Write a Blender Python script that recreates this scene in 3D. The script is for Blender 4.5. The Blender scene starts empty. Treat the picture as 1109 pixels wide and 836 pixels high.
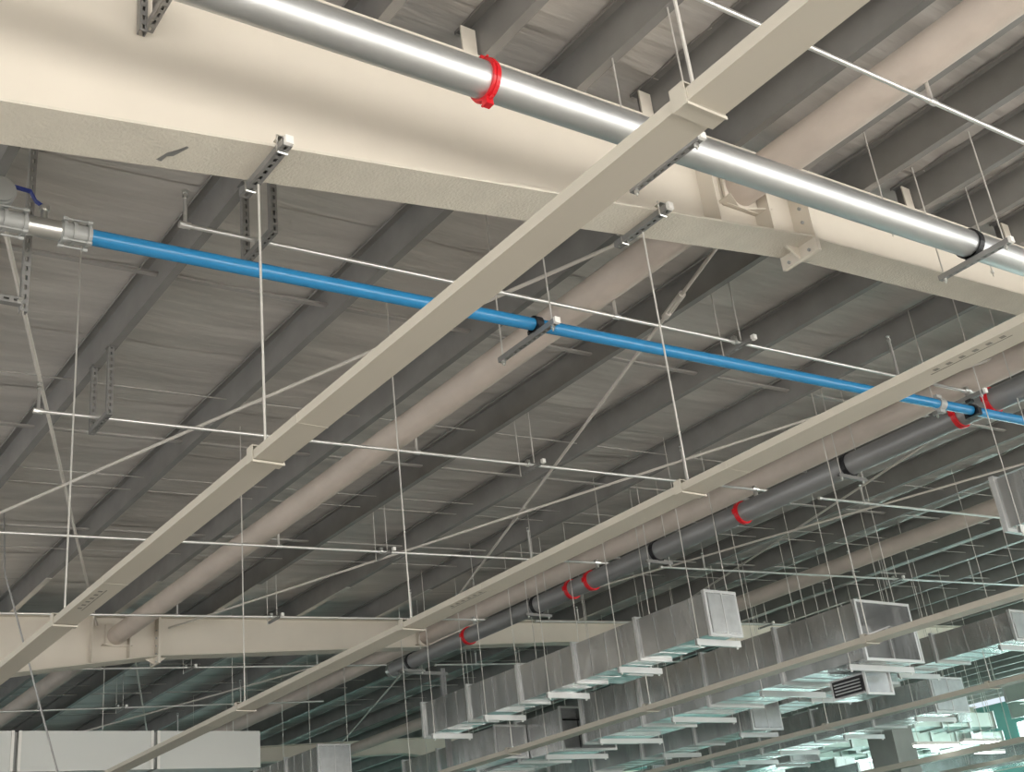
import bpy, math, random
from mathutils import Vector, Matrix
random.seed(7)
SC = bpy.context.scene
COL = SC.collection
EYE = 1.6          # eye height above the floor
K = 0.0431         # roof slope along +x
# ------------------------------------------------------------------ camera
F = 1301.0
RT = ((0.80520535, -0.58265159, -0.11027907),
      (0.16414128, 0.3976958, -0.90271573),
      (0.56982628, 0.70877019, 0.41586397))      # image right / image down / forward, in world axes
cam = bpy.data.cameras.new('camera'); cam.sensor_width = 36.0; cam.lens = F / 1109 * 36
cam.clip_end = 300; cam.clip_start = 0.05
co = bpy.data.objects.new('camera', cam); COL.objects.link(co)
r, d, f = CAM_R, CAM_D, CAM_F = [Vector(v) for v in RT]
m = Matrix((( r.x, -d.x, -f.x), (r.y, -d.y, -f.y), (r.z, -d.z, -f.z))).to_4x4()
m.translation = (0, 0, EYE)
co.matrix_world = m
SC.camera = co
# ------------------------------------------------------------------ world, exposure
w = bpy.data.worlds.new('world'); SC.world = w; w.use_nodes = True
w.node_tree.nodes['Background'].inputs[0].default_value = (0.80, 0.90, 1.0, 1)
w.node_tree.nodes['Background'].inputs[1].default_value = 1.0
SC.view_settings.view_transform = 'Standard'; SC.view_settings.look = 'None'
SC.view_settings.gamma = 1.0; SC.view_settings.use_curve_mapping = False
SC.view_settings.exposure = 0.0
BACK_WINDOW, LEFT_FILL, FAR_WINDOW, RIGHT_WINDOW = 6.6, 4.3, 0.8, 9.0   # daylight strength of the glazing; the left panes are added fill

# ------------------------------------------------------------------ materials
def mat(name, col, rough=0.5, metal=0.0, noise=0.0, nscale=6.0, bump=0.0, bscale=40.0, stretch=(1, 1, 1), emit=0.0, col2=None, dist=0.01):
    M = bpy.data.materials.new(name); M.use_nodes = True
    nt = M.node_tree; b = nt.nodes['Principled BSDF']
    b.inputs['Base Color'].default_value = (*col, 1); b.inputs['Roughness'].default_value = rough
    b.inputs['Metallic'].default_value = metal
    if emit:
        b.inputs['Emission Color'].default_value = (*col, 1); b.inputs['Emission Strength'].default_value = emit
    if noise or bump:
        tc = nt.nodes.new('ShaderNodeTexCoord'); mp = nt.nodes.new('ShaderNodeMapping')
        mp.inputs['Scale'].default_value = stretch; nt.links.new(tc.outputs['Object'], mp.inputs[0])
    if noise:
        n = nt.nodes.new('ShaderNodeTexNoise'); n.inputs['Scale'].default_value = nscale; n.inputs['Detail'].default_value = 4
        nt.links.new(mp.outputs[0], n.inputs['Vector'])
        rp = nt.nodes.new('ShaderNodeValToRGB')
        c2 = col2 or tuple(c * (1 - noise) for c in col)
        rp.color_ramp.elements[0].position = 0.3; rp.color_ramp.elements[1].position = 0.7
        rp.color_ramp.elements[0].color = (*c2, 1); rp.color_ramp.elements[1].color = (*col, 1)
        nt.links.new(n.outputs[0], rp.inputs[0]); nt.links.new(rp.outputs[0], b.inputs['Base Color'])
    if bump:
        n2 = nt.nodes.new('ShaderNodeTexNoise'); n2.inputs['Scale'].default_value = bscale; n2.inputs['Detail'].default_value = 3
        nt.links.new(mp.outputs[0], n2.inputs['Vector'])
        bp = nt.nodes.new('ShaderNodeBump'); bp.inputs['Strength'].default_value = bump; bp.inputs['Distance'].default_value = dist
        nt.links.new(n2.outputs[0], bp.inputs['Height']); nt.links.new(bp.outputs[0], b.inputs['Normal'])
    return M
M = {}
M['foil'] = mat('roof_foil', (0.70, 0.665, 0.63), 0.42, 0.3, noise=0.25, nscale=1.3, bump=0.5, bscale=3.5, stretch=(0.35, 3.0, 1), dist=0.05)
M['purlin'] = mat('purlin_steel', (0.29, 0.282, 0.27), 0.45, 0.25, noise=0.2, nscale=3)
M['cream'] = mat('cream_paint', (0.68, 0.625, 0.54), 0.55, 0.0, noise=0.05, nscale=2)
M['coat'] = mat('cream_fire_coat', (0.64, 0.595, 0.51), 0.7, 0.0, noise=0.08, nscale=5, bump=0.9, bscale=55, dist=0.006)
M['tube'] = mat('tube_coat', (0.60, 0.52, 0.455), 0.6, 0.0, noise=0.12, nscale=3, bump=0.6, bscale=14, dist=0.01)
M['tray'] = mat('beige_tray', (0.50, 0.465, 0.395), 0.5, 0.0, noise=0.06, nscale=2, stretch=(1, 0.3, 1))
M['galv'] = mat('galvanised_steel', (0.62, 0.63, 0.63), 0.32, 0.9, noise=0.15, nscale=8)
M['pipe'] = mat('galvanised_pipe', (0.62, 0.63, 0.63), 0.44, 0.92, noise=0.12, nscale=4, stretch=(0.4, 1, 1))
M['thin'] = mat('thin_pipe', (0.74, 0.73, 0.71), 0.28, 0.8)
M['sag'] = mat('sag_steel', (0.42, 0.40, 0.38), 0.5, 0.3)
M['slot'] = mat('slot_shadow', (0.20, 0.19, 0.165), 0.6)
M['rod'] = mat('zinc_rod', (0.62, 0.60, 0.56), 0.4, 0.5)
M['brace'] = mat('brace_paint', (0.62, 0.58, 0.53), 0.5, 0.0)
M['blue'] = mat('blue_pipe', (0.022, 0.20, 0.42), 0.25, 0.0)
M['bluelever'] = mat('lever_blue', (0.02, 0.04, 0.25), 0.4)
M['red'] = mat('red_paint', (0.60, 0.012, 0.02), 0.3)
M['black'] = mat('black_rubber', (0.012, 0.012, 0.014), 0.5)
M['white'] = mat('white_cap', (0.80, 0.78, 0.74), 0.5)
M['strut'] = mat('strut_steel', (0.30, 0.295, 0.285), 0.4, 0.5, noise=0.1, nscale=9)
M['main'] = mat('main_pipe', (0.31, 0.31, 0.31), 0.45, 0.4, noise=0.2, nscale=4, stretch=(1, 0.3, 1))
M['fitting'] = mat('grey_fitting', (0.34, 0.345, 0.335), 0.5, 0.1)
M['chrome'] = mat('chrome', (0.72, 0.72, 0.70), 0.28, 1.0)
M['duct'] = mat('duct_sheet', (0.70, 0.71, 0.71), 0.27, 0.9, noise=0.28, nscale=1.6, stretch=(1, 1.6, 0.5), bump=0.6, bscale=1.6, dist=0.06)
M['ductin'] = mat('duct_inside', (0.30, 0.30, 0.30), 0.5, 0.6)
M['flange'] = mat('duct_flange', (0.68, 0.685, 0.68), 0.35, 0.7)
M['panel'] = mat('white_panel', (0.62, 0.635, 0.61), 0.4)
M['pale'] = mat('pale_duct', (0.66, 0.72, 0.67), 0.35, 0.3, noise=0.1, nscale=3)  # galvanised sheet with window light and green reflections put into the colour
M['conc'] = mat('concrete', (0.34, 0.35, 0.33), 0.75, 0.0, noise=0.15, nscale=2)
M['floor'] = mat('floor_slab', (0.62, 0.59, 0.55), 0.5, 0.0, noise=0.10, nscale=0.6)
M['green'] = mat('green_floor_coating', (0.20, 0.42, 0.385), 0.35, 0.0, noise=0.10, nscale=0.4)
M['slate'] = mat('slate_floor_coating', (0.12, 0.15, 0.16), 0.5, 0.0, noise=0.1, nscale=0.5)  # unseen floor darkened to cut light bounced into the third bay
M['wall'] = mat('wall_cladding', (0.60, 0.59, 0.56), 0.6)
M['teal'] = mat('teal_cladding', (0.13, 0.30, 0.28), 0.45, 0.0, noise=0.15, nscale=0.8)
M['frame'] = mat('window_frame', (0.45, 0.47, 0.46), 0.4, 0.3)
M['winb'] = mat('daylight_back', (1.0, 0.965, 0.915), 0.1, emit=BACK_WINDOW)
M['winl'] = mat('daylight_left', (0.95, 0.95, 0.95), 0.1, emit=LEFT_FILL)  # glow of unseen left panes, added as general fill
M['winf'] = mat('daylight_far', (0.72, 0.95, 0.90), 0.1, emit=FAR_WINDOW)
M['winr'] = mat('daylight_right', (0.78, 0.97, 0.93), 0.1, emit=RIGHT_WINDOW)
M['led'] = mat('led_tube', (0.95, 1.0, 0.98), 0.3, emit=6.0)  # glow put in for white reflections on far duct edges

# ------------------------------------------------------------------ mesh helpers
class MB:
    def __init__(s): s.v = []; s.f = []
    def quadbox(s, P):                       # 8 corners, bottom ring then top ring
        n = len(s.v); s.v += [tuple(p) for p in P]
        s.f += [tuple(n + i for i in q) for q in ((3, 2, 1, 0), (4, 5, 6, 7), (0, 1, 5, 4), (1, 2, 6, 5), (2, 3, 7, 6), (3, 0, 4, 7))]
    def box(s, x0, x1, y0, y1, z0, z1):
        s.quadbox([(x0, y0, z0), (x1, y0, z0), (x1, y1, z0), (x0, y1, z0), (x0, y0, z1), (x1, y0, z1), (x1, y1, z1), (x0, y1, z1)])
        return s
    def frame(s, p0, p1, up):
        p0 = Vector(p0); p1 = Vector(p1); d = (p1 - p0); L = d.length; d.normalize()
        u = Vector(up)
        if abs(d.dot(u)) > 0.98: u = Vector((1, 0, 0))
        a = d.cross(u).normalized(); b = a.cross(d)
        return p0, p1, d, a, b, L
    def sweep(s, prof, p0, p1, up=(0, 0, 1), cap=True):
        p0, p1, d, a, b, L = s.frame(p0, p1, up)
        n = len(s.v); k = len(prof)
        for p in (p0, p1): s.v += [tuple(p + a * q[0] + b * q[1]) for q in prof]
        for i in range(k):
            j = (i + 1) % k; s.f.append((n + i, n + j, n + k + j, n + k + i))
        if cap:
            s.f.append(tuple(n + i for i in reversed(range(k)))); s.f.append(tuple(n + k + i for i in range(k)))
        return s
    def bar(s, p0, p1, wa, wb, up=(0, 0, 1)):
        return s.sweep([(-wa / 2, -wb / 2), (wa / 2, -wb / 2), (wa / 2, wb / 2), (-wa / 2, wb / 2)], p0, p1, up)
    def tube(s, p0, p1, r, n=10, r1=None, cap=True):
        p0, p1, d, a, b, L = s.frame(p0, p1, (0, 0, 1))
        r1 = r if r1 is None else r1
        k = len(s.v)
        for p, rr in ((p0, r), (p1, r1)):
            s.v += [tuple(p + (a * math.cos(2 * math.pi * i / n) + b * math.sin(2 * math.pi * i / n)) * rr) for i in range(n)]
        for i in range(n):
            j = (i + 1) % n; s.f.append((k + i, k + j, k + n + j, k + n + i))
        if cap:
            s.f.append(tuple(k + i for i in reversed(range(n)))); s.f.append(tuple(k + n + i for i in range(n)))
        return s
    def path(s, pts, r, n=8):
        for a, b in zip(pts, pts[1:]): s.tube(a, b, r, n)
        return s
    def ring(s, c, axis, r0, r1, wdt, n=20, a0=0, a1=2 * math.pi):
        c = Vector(c); ax = Vector(axis).normalized()
        p0, p1, d, a, b, L = s.frame(c - ax * wdt / 2, c + ax * wdt / 2, (0, 0, 1))
        k = len(s.v); full = abs(a1 - a0 - 2 * math.pi) < 1e-6; cnt = n if full else n + 1
        for i in range(cnt):
            t = a0 + (a1 - a0) * i / n; e = a * math.cos(t) + b * math.sin(t)
            s.v += [tuple(p0 + e * r0), tuple(p0 + e * r1), tuple(p1 + e * r1), tuple(p1 + e * r0)]
        for i in range(n):
            A = k + 4 * i; B = k + 4 * ((i + 1) % cnt)
            for q in range(4):
                q2 = (q + 1) % 4; s.f.append((A + q, A + q2, B + q2, B + q))
        if not full:
            s.f.append((k, k + 1, k + 2, k + 3)); e = k + 4 * n; s.f.append((e + 3, e + 2, e + 1, e))
        return s
    def prism(s, poly, off):                 # polygon of 3D points extruded by a vector
        n = len(s.v); k = len(poly); off = Vector(off)
        s.v += [tuple(p) for p in poly] + [tuple(Vector(p) + off) for p in poly]
        s.f.append(tuple(n + i for i in reversed(range(k)))); s.f.append(tuple(n + k + i for i in range(k)))
        for i in range(k):
            j = (i + 1) % k; s.f.append((n + i, n + j, n + k + j, n + k + i))
        return s
    def slotted(s, p0, p1, web_n, w=0.041, h=0.041, t=0.003, pitch=0.055, hole=0.03, hw=0.014):
        """slotted C channel from p0 to p1; web_n = outward direction of the slotted web"""
        p0, p1, d, a, b, L = s.frame(p0, p1, web_n)       # b is close to web_n
        def ob(l0, l1, a0, a1, b0, b1):
            s.quadbox([p0 + d * l + a * aa + b * bb for bb in (b0, b1) for l, aa in ((l0, a0), (l1, a0), (l1, a1), (l0, a1))])
        ob(0, L, -w / 2, -hw / 2, h / 2 - t, h / 2); ob(0, L, hw / 2, w / 2, h / 2 - t, h / 2)
        k = max(1, int(L / pitch)); pt = L / k
        for i in range(k):
            l0 = 0 if i == 0 else i * pt - (pt - hole) / 2
            ob(l0, i * pt + (pt - hole) / 2, -hw / 2, hw / 2, h / 2 - t, h / 2)
        ob(L - (pt - hole) / 2, L, -hw / 2, hw / 2, h / 2 - t, h / 2)
        ob(0, L, -w / 2, -w / 2 + t, -h / 2, h / 2 - t); ob(0, L, w / 2 - t, w / 2, -h / 2, h / 2 - t)
        ob(0, L, -w / 2 + t, -w / 4, -h / 2, -h / 2 + t); ob(0, L, w / 4, w / 2 - t, -h / 2, -h / 2 + t)
        return s
    def mesh(s, name, smooth=False):
        me = bpy.data.meshes.new(name); me.from_pydata(s.v, [], s.f); me.update()
        if smooth:
            me.polygons.foreach_set('use_smooth', [True] * len(me.polygons))
            try: me.set_sharp_from_angle(angle=math.radians(40))
            except Exception: pass
        return me
CACHE = {}
def part(name, build, m_, parent=None, loc=(0, 0, 0), key=None, smooth=False, label=None, kind=None):
    if key is not None and key in CACHE: me = CACHE[key]
    else:
        b = MB(); build(b); me = b.mesh(name, smooth); me.materials.append(M[m_])
        if key is not None: CACHE[key] = me
    o = bpy.data.objects.new(name, me); COL.objects.link(o); o.location = loc
    if parent is not None: o.parent = parent
    if label: o['label'] = label
    if kind: o['kind'] = kind
    return o
def thing(name, label, cat, loc=(0, 0, 0), group=None):
    o = bpy.data.objects.new(name, None); COL.objects.link(o); o.location = loc
    o['label'] = label; o['category'] = cat
    if group: o['group'] = group
    o.empty_display_size = 0.1
    return o
def structure(o): o['kind'] = 'structure'; return o
def RZ(x, H): return EYE + H + K * x          # world height of a plane parallel to the roof
SX = Vector((1, 0, K)).normalized()
def seen(x, y, z):
    """is a point (height above the eye) inside the photograph's field of view"""
    p = Vector((x, y, z)); w_ = p.dot(CAM_F)
    return w_ > 0 and abs(p.dot(CAM_R)) < w_ * 0.43 and abs(p.dot(CAM_D)) < w_ * 0.325
ORD = ['first', 'second', 'third', 'fourth', 'fifth', 'sixth', 'seventh', 'eighth', 'ninth', 'tenth', 'eleventh', 'twelfth']

# ================================================================== the hall
X0, X1, Y0, Y1 = -9.0, 48.0, -5.5, 44.5
PB = 4.80                                      # purlin underside above the eye at x = 0
PH = 0.29                                      # purlin depth
fl = structure(part('floor', lambda b: b.box(X0, X1, Y0, Y1, -0.1, 0), 'floor'))
part('floor_coating', lambda b: b.box(14.0, X1 - .2, 6.0, Y1 - .2, 0, .006), 'green', fl, label='green floor coating')
part('floor_coating', lambda b: b.box(X0 + .3, 14.0, 19.5, Y1 - .2, 0, .006), 'slate', fl, label='dark slate floor coating')  # added out of view to keep the third bay dim
def wall_x(name, y, zt, wins, m_, winm, x0=X0, x1=X1, t=0.15, sgn=1):
    """wall at y with window openings wins=[(xa,xb,za,zb)], cut out of the wall"""
    def bld(b):
        xs = sorted({x0, x1, *[q for W in wins for q in W[:2]]})
        for a, c in zip(xs, xs[1:]):
            W = [q for q in wins if q[0] <= a and q[1] >= c]
            z = 0
            for q in W:
                b.box(a, c, y, y + t, z, q[2]); z = q[3]
            b.box(a, c, y, y + t, z, zt)
    o = structure(part(name, bld, m_))
    return o
def wall_y(name, x, zt, wins, m_, y0=Y0, y1=Y1, t=0.15):
    def bld(b):
        ys = sorted({y0, y1, *[q for W in wins for q in W[:2]]})
        for a, c in zip(ys, ys[1:]):
            W = [q for q in wins if q[0] <= a and q[1] >= c]
            z = 0
            for q in W:
                b.box(x, x + t, a, c, z, q[2]); z = q[3]
            b.box(x, x + t, a, c, z, zt)
    return structure(part(name, bld, m_))
WN = [0]
def window(ax, pos, W, winm):
    """frame, mullions and panes inside a wall opening"""
    WN[0] += 1
    o = bpy.data.objects.new('window_%d' % WN[0], None); COL.objects.link(o); structure(o)
    a, c, z0, z1 = W
    n = max(1, round((c - a) / 2.0)); s = (c - a) / n
    for i in range(n):
        if ax == 'x': part('pane', lambda b: b.box(a + i * s + .03, a + (i + 1) * s - .03, pos + .06, pos + .08, z0 + .03, z1 - .03), winm, o)
        else: part('pane', lambda b: b.box(pos + .06, pos + .08, a + i * s + .03, a + (i + 1) * s - .03, z0 + .03, z1 - .03), winm, o)
    def fr(b):
        for i in range(n + 1):
            q = a + i * s
            if ax == 'x': b.box(q - .03, q + .03, pos + .04, pos + .1, z0, z1)
            else: b.box(pos + .04, pos + .1, q - .03, q + .03, z0, z1)
        for z in (z0, z1 - .03):
            if ax == 'x': b.box(a, c, pos + .04, pos + .1, z, z + .03)
            else: b.box(pos + .04, pos + .1, a, c, z, z + .03)
    part('window_frame', fr, 'frame', o)
WB = [(-7, 3, 0.9, 4.9), (4, 14, 0.9, 4.9), (15, 29, 0.9, 4.9)]
WL = [(-3, 8, 0.9, 3.6), (10, 22, 0.9, 3.6), (24, 40, 0.9, 3.6)]  # unseen openings added for fill light from the left
WF = [(-4, 6, 1.0, 4.6), (12, 26, 1.0, 4.6), (28, 46, 1.0, 7.0)]
WR = [(0, 14, 1.0, 6.4), (16, 29, 1.0, 7.5), (31, 43, 1.0, 7.5)]
wall_x('wall_back', Y0 - .15, 6.3, WB, 'wall', 'winb'); wall_y('wall_left', X0 - .15, 5.9, WL, 'wall')
wall_x('wall_far', Y1, 8.4, WF, 'teal', 'winf'); wall_y('wall_right', X1, 8.4, WR, 'teal')
for W in WB: window('x', Y0 - .15, W, 'winb')
for W in WL: window('y', X0 - .15, W, 'winl')
for W in WF: window('x', Y1, W, 'winf')
for W in WR: window('y', X1, W, 'winr')

# ------------------------------------------------------------------ ceiling: foil strips, purlins, sag rods
ceil = structure(bpy.data.objects.new('ceiling', None)); COL.objects.link(ceil)
def foil(y0, y1, st, sty):
    def bld(b):
        nx = int((X1 - X0) / st); ny = max(1, int(round((y1 - y0) / sty)))
        ph = 1.3
        def z(x, y):
            u = (x - 3.01) / 1.5; sag = -0.022 * math.sin(math.pi * (u - math.floor(u)))
            wr = (0.015 if y < 5 else 0.012) * math.sin((15.0 if y < 5 else 7.0) * y + 0.9 * math.sin(1.7 * x + ph) + ph) * (0.5 + 0.5 * math.sin(2.3 * x + 1.3 * y + ph))
            fold = -0.03 * math.exp(-((y - (y0 + y1) / 2 - 0.12 * math.sin(1.1 * x + ph)) / 0.035) ** 2)
            lap = -0.006 * (1 - (y - y0) / (y1 - y0)) ** 6
            return RZ(x, PB + PH + 0.03) + sag + wr + fold + lap
        n0 = len(b.v)
        for i in range(nx + 1):
            x = X0 + (X1 - X0) * i / nx
            for j in range(ny + 1):
                y = y0 + (y1 - y0) * j / ny; b.v.append((x, y, z(x, y)))
        for i in range(nx):
            for j in range(ny):
                a = n0 + i * (ny + 1) + j; b.f.append((a, a + 1, a + ny + 2, a + ny + 1))
    part('roof_panel', bld, 'foil', ceil, smooth=True)
y = Y0
while y < Y1 - 0.1:
    yn = min(y + 1.25, Y1)
    near = y < 18
    foil(y, yn + 0.012, 0.25 if near else 0.5, 0.10 if near else 0.3)
    y = yn
# weather deck above the foil keeps daylight out of the strip joints
part('roof_deck', lambda b: b.quadbox([(X0 - .2, Y0 - .2, RZ(X0 - .2, PB + PH + .1)), (X1 + .2, Y0 - .2, RZ(X1 + .2, PB + PH + .1)), (X1 + .2, Y1 + .2, RZ(X1 + .2, PB + PH + .1)), (X0 - .2, Y1 + .2, RZ(X0 - .2, PB + PH + .1)),
     (X0 - .2, Y0 - .2, RZ(X0 - .2, PB + PH + .16)), (X1 + .2, Y0 - .2, RZ(X1 + .2, PB + PH + .16)), (X1 + .2, Y1 + .2, RZ(X1 + .2, PB + PH + .16)), (X0 - .2, Y1 + .2, RZ(X0 - .2, PB + PH + .16))]), 'purlin', ceil)
BY = [4.735, 17.75, 30.75, 43.75]             # frame lines
t = 0.005
ZP = [(-0.07, PH), (-0.07, PH - .022), (-0.07 + t, PH - .022), (-0.07 + t, PH - t), (0, PH - t), (0, 0), (0.07, 0), (0.07, 0.022), (0.07 - t, 0.022), (0.07 - t, t), (t, t), (t, PH)]
def purlins(y0, y1, x0, x1, step):
    x = 3.01 + step * math.ceil((x0 - 3.01) / step)
    while x < x1:
        part('purlin', lambda b: b.sweep(ZP, (0, 0, 0), (0, y1 - y0, 0)), 'purlin', ceil, (x, y0, RZ(x, PB)), key=('pur', y0))
        x += step
purlins(Y0 + .05, BY[0], -3, 20, 0.75)
purlins(BY[0], BY[1], -3, 40, 1.5)
purlins(BY[1], BY[2], -3, 47, 1.5)
purlins(BY[2], BY[3], 1, 47, 1.5)
for i in range(-2, 14):       # lapped purlin ends at the second frame
    x = 3.01 + 1.5 * i
    part('purlin_sleeve', lambda b: b.box(-.004, .074, -1.9, -.1, -.006, .0), 'rod', ceil, (x, BY[1], RZ(x, PB)), key='sleeve')
def sag(y, H=4.93, r=0.007, x0=-3, x1=30):
    part('sag_rod', lambda b: b.tube((x0, y, RZ(x0, H)), (x1, y, RZ(x1, H)), r, 6), 'sag', ceil)
for y in (2.2, 10.1, 12.34, 12.75, 15.0, 21.5, 23.2, 25.4, 26.0, 34.5, 38.0): sag(y)
def strip(y, H=4.93, x0=-3, x1=24):
    part('bridging_strip', lambda b: b.bar((x0, y, RZ(x0, H)), (x1, y, RZ(x1, H)), 0.05, 0.02), 'sag', ceil)
for y in (8.02, 11.25, 14.2, 20.5, 24.0): strip(y)

# ------------------------------------------------------------------ tapered roof beams
def dep(x):
    if x < 6.72: return 0.63 + 0.109 * (6.72 - x)
    if x < 14.5: return 0.63 - 0.027 * (x - 6.72)
    if x < 19: return 0.42
    if x < 24.1: return 0.42 + 0.16 * (x - 19)
    if x < 29: return 0.45 + 0.16 * (29 - x)
    return 0.45
FW = 0.165
def beam(yc, label, cleats=None, full=True):
    o = thing('roof_beam', label, 'beam', (0, yc, 0), 'tapered cream roof beams')
    xs = [X0, -2, 6.72, 14.5, 19, 24.1, 29, X1]
    def web(b):
        for a, c in zip(xs, xs[1:]):
            b.prism([(a, -.008, RZ(a, PB - dep(a) + .012)), (c, -.008, RZ(c, PB - dep(c) + .012)), (c, -.008, RZ(c, PB - .022)), (a, -.008, RZ(a, PB - .022))], (0, .016, 0))
    part('web', web, 'cream', o)
    def flange(name, x0, x1, wdt):
        def bl(b):
            q = [x for x in xs if x0 < x < x1]; q = [x0] + q + [x1]
            for a, c in zip(q, q[1:]):
                za, zc = RZ(a, PB - dep(a)), RZ(c, PB - dep(c))
                b.quadbox([(a, -wdt, za), (c, -wdt, zc), (c, wdt, zc), (a, wdt, za), (a, -wdt, za + .016), (c, -wdt, zc + .016), (c, wdt, zc + .016), (a, wdt, za + .016)])
        part(name, bl, 'coat', o)
    flange('bottom_flange', X0, 6.705, FW); flange('bottom_flange', 6.735, X1, FW - .015)
    def top(b):
        b.quadbox([(x, s * FW, RZ(x, PB - h)) for h in (.022, .004) for x, s in ((X0, -1), (X1, -1), (X1, 1), (X0, 1))])
    part('top_flange', top, 'cream', o)
    # bolted end plates with gussets under the flange
    xs_ = 6.72
    for s in (-1, 1):
        part('splice_plate', lambda b: b.box(xs_ + (0 if s > 0 else -.018), xs_ + (.018 if s > 0 else 0), -FW - .01, FW + .01, RZ(xs_, PB - dep(xs_)) - .11, RZ(xs_, PB) - .03), 'cream', o)
        def gus(b):
            z = RZ(xs_, PB - dep(xs_)); x = xs_ + s * .018
            b.prism([(x, -.007, z), (x + s * .15, -.007, z + s * .15 * (K + (.109 if s < 0 else .027))), (x, -.007, z - .10)], (0, .014, 0))
        part('gusset', gus, 'cream', o)
    for xx in (5.72, 6.28, 11.6, 17.0):
        part('stiffener', lambda b: b.box(xx - .006, xx + .006, -FW + .02, -.008, RZ(xx, PB - dep(xx)) + .016, RZ(xx, PB) - .022), 'cream', o)
    for xx in (6.1, 11.6, 17.0):
        part('tube_end_plate', lambda b: b.box(xx - .17, xx + .17, -.022, -.008, RZ(xx, 4.50) - .16, RZ(xx, 4.50) + .17), 'cream', o)
        def lug(b):
            z = RZ(xx, 4.34)
            b.prism([(xx - .22, -.14, z), (xx + .02, -.02, z), (xx - .22, -.02, z)], (0, 0, .012))
            b.prism([(xx + .22, -.14, z), (xx + .22, -.02, z), (xx - .02, -.02, z)], (0, 0, .012))
        part('brace_lug', lug, 'cream', o)
    def bolts(b):
        for z in (-.03, .09, .21, .33, .45):
            for yy in (-.1, .1):
                zz = RZ(xs_, PB - dep(xs_)) - .05 + z
                b.tube((xs_ - .035, yy, zz), (xs_ + .035, yy, zz), .013, 6)
    part('bolt', bolts, 'fitting', o)
    for x in cleats or []:
        part('purlin_cleat', lambda b: b.box(-.125, -.015, -.06, -.048, 0, .22), 'cream', o, (x, -.08, RZ(x, PB - .004)), key='cleat')
    return o
B1 = beam(BY[0], 'nearest cream tapered steel roof beam, across the top left behind the silver pipe', [3.76 + 1.5 * i for i in range(-2, 8)])
def chip(b):
    z = RZ(1.86, PB - dep(1.86)); p = [(1.80, .10), (1.83, .03), (1.87, -.01), (1.90, -.05), (1.915, -.04), (1.89, .01), (1.87, .05), (1.84, .06), (1.83, .11)]
    b.prism([(x, y, RZ(x, PB - dep(x)) - .0015) for x, y in p], (0, 0, .001))
part('paint_scuff', chip, 'strut', B1, label='dark scuff in the textured coating')
beam(BY[1], 'second cream roof beam, seen face on low at left behind the cable trays')
beam(BY[2], 'third cream roof beam, deep in the dark beyond the second beam')
beam(BY[3], 'farthest roof beam close to the teal end wall')

# ------------------------------------------------------------------ tie tubes between the beams
def tie(x, y0, y1, label):
    o = thing('tie_tube', label, 'tube', (x, y0, RZ(x, 4.50)), 'round cream tie tubes')
    L = y1 - y0
    part('tube', lambda b: b.tube((0, 0, 0), (0, L, 0), .14, 28), 'tube', o, smooth=True)
    for yy in (0.012, L - .012): part('end_plate', lambda b: b.box(-.165, .165, yy - .01, yy + .01, -.165, .165), 'cream', o)
NB = [Y0 + .1] + BY
TL = {(6.1, 0): 'thick cream tie tube overhead at top right, between the purlins and silver pipe',
      (6.1, 1): 'long pinkish cream tie tube running diagonally through the picture centre',
      (6.1, 2): 'dim cream tie tube under the second beam at lower left',
      (11.6, 0): 'cream tie tube on the near side of the first beam, right of the frame edge',
      (11.6, 1): 'cream tie tube right behind and parallel to the second beige tray',
      (11.6, 2): 'tie tube continuing past the second beam towards the lower centre',
      (17.0, 1): 'pinkish tie tube above the galvanised ducts at right',
      (17.0, 2): 'far tie tube above the ducts beyond the second beam'}
for (x, i), lb in TL.items():
    if (x, i) == (11.6, 0): continue
    tie(x, NB[i] + .03, NB[i + 1] - .03, lb)

# ------------------------------------------------------------------ diagonal roof bracing
def brace(xa, ya, xb, yb, label, H=4.62, r=.017, buckle=None):
    A = Vector((xa, ya, RZ(xa, H))); B = Vector((xb, yb, RZ(xb, H)))
    o = thing('brace_rod', label, 'rod', A, 'diagonal roof brace rods')
    D = B - A
    part('rod', lambda b: b.tube((0, 0, 0), D, r, 8), 'brace', o, smooth=True)
    if buckle:
        u = D.normalized(); c = D * buckle; s = u.cross(Vector((0, 0, 1))).normalized()
        def tb(b):
            for q in (-1, 1):
                b.bar(c - u * .13 + s * q * .028, c + u * .13 + s * q * .028, .014, .022)
                b.tube(c + u * q * .13, c + u * q * .22, .034, 10)
        part('turnbuckle', tb, 'brace', o)
yb0, yb1 = BY[0] + .2, BY[1] - .2
brace(.75, yb0, 5.75, yb1, 'grey diagonal brace rod at far left crossing down to the first beige tray')
brace(6.17, yb0, 1.31, yb1, 'diagonal brace rod passing from left edge up behind the first beige tray', H=4.58)
brace(6.5, yb0, 11.7, yb1, 'steep diagonal brace rod with turnbuckle just right of the picture centre', buckle=.12)
brace(11.95, yb0, 6.85, yb1, 'long shallow diagonal brace rod from the second tray to the second beam', H=4.58)
brace(12.1, yb0, 16.7, yb1, 'diagonal brace rod falling from the blue pipe towards the ducts')
brace(16.9, yb0, 12.0, yb1, 'diagonal brace rod rising to the right edge above the ducts', H=4.58)
y2, y3 = BY[1] + .2, BY[2] - .2
brace(6.4, y2, 11.5, y3, 'dim brace rod under the second beam, falling right')
brace(11.8, y2, 6.4, y3, 'dim brace rod under the second beam, falling left', H=4.58)
brace(12.0, y2, 16.8, y3, 'dim brace rod beyond the main sprinkler pipe end')
o = thing('stay_wire', 'slack grey wire hanging at far left in front of the second beam', 'wire', (3.515, 14, 4.438 + EYE))
part('wire', lambda b: b.path([(-.05, 0, .72), (-.02, 0, .3), (0, 0, 0), (.16, 0, -.5), (.69, 0, -2.2), (.9, 0, -3.0)], .011, 6), 'strut', o)

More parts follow.
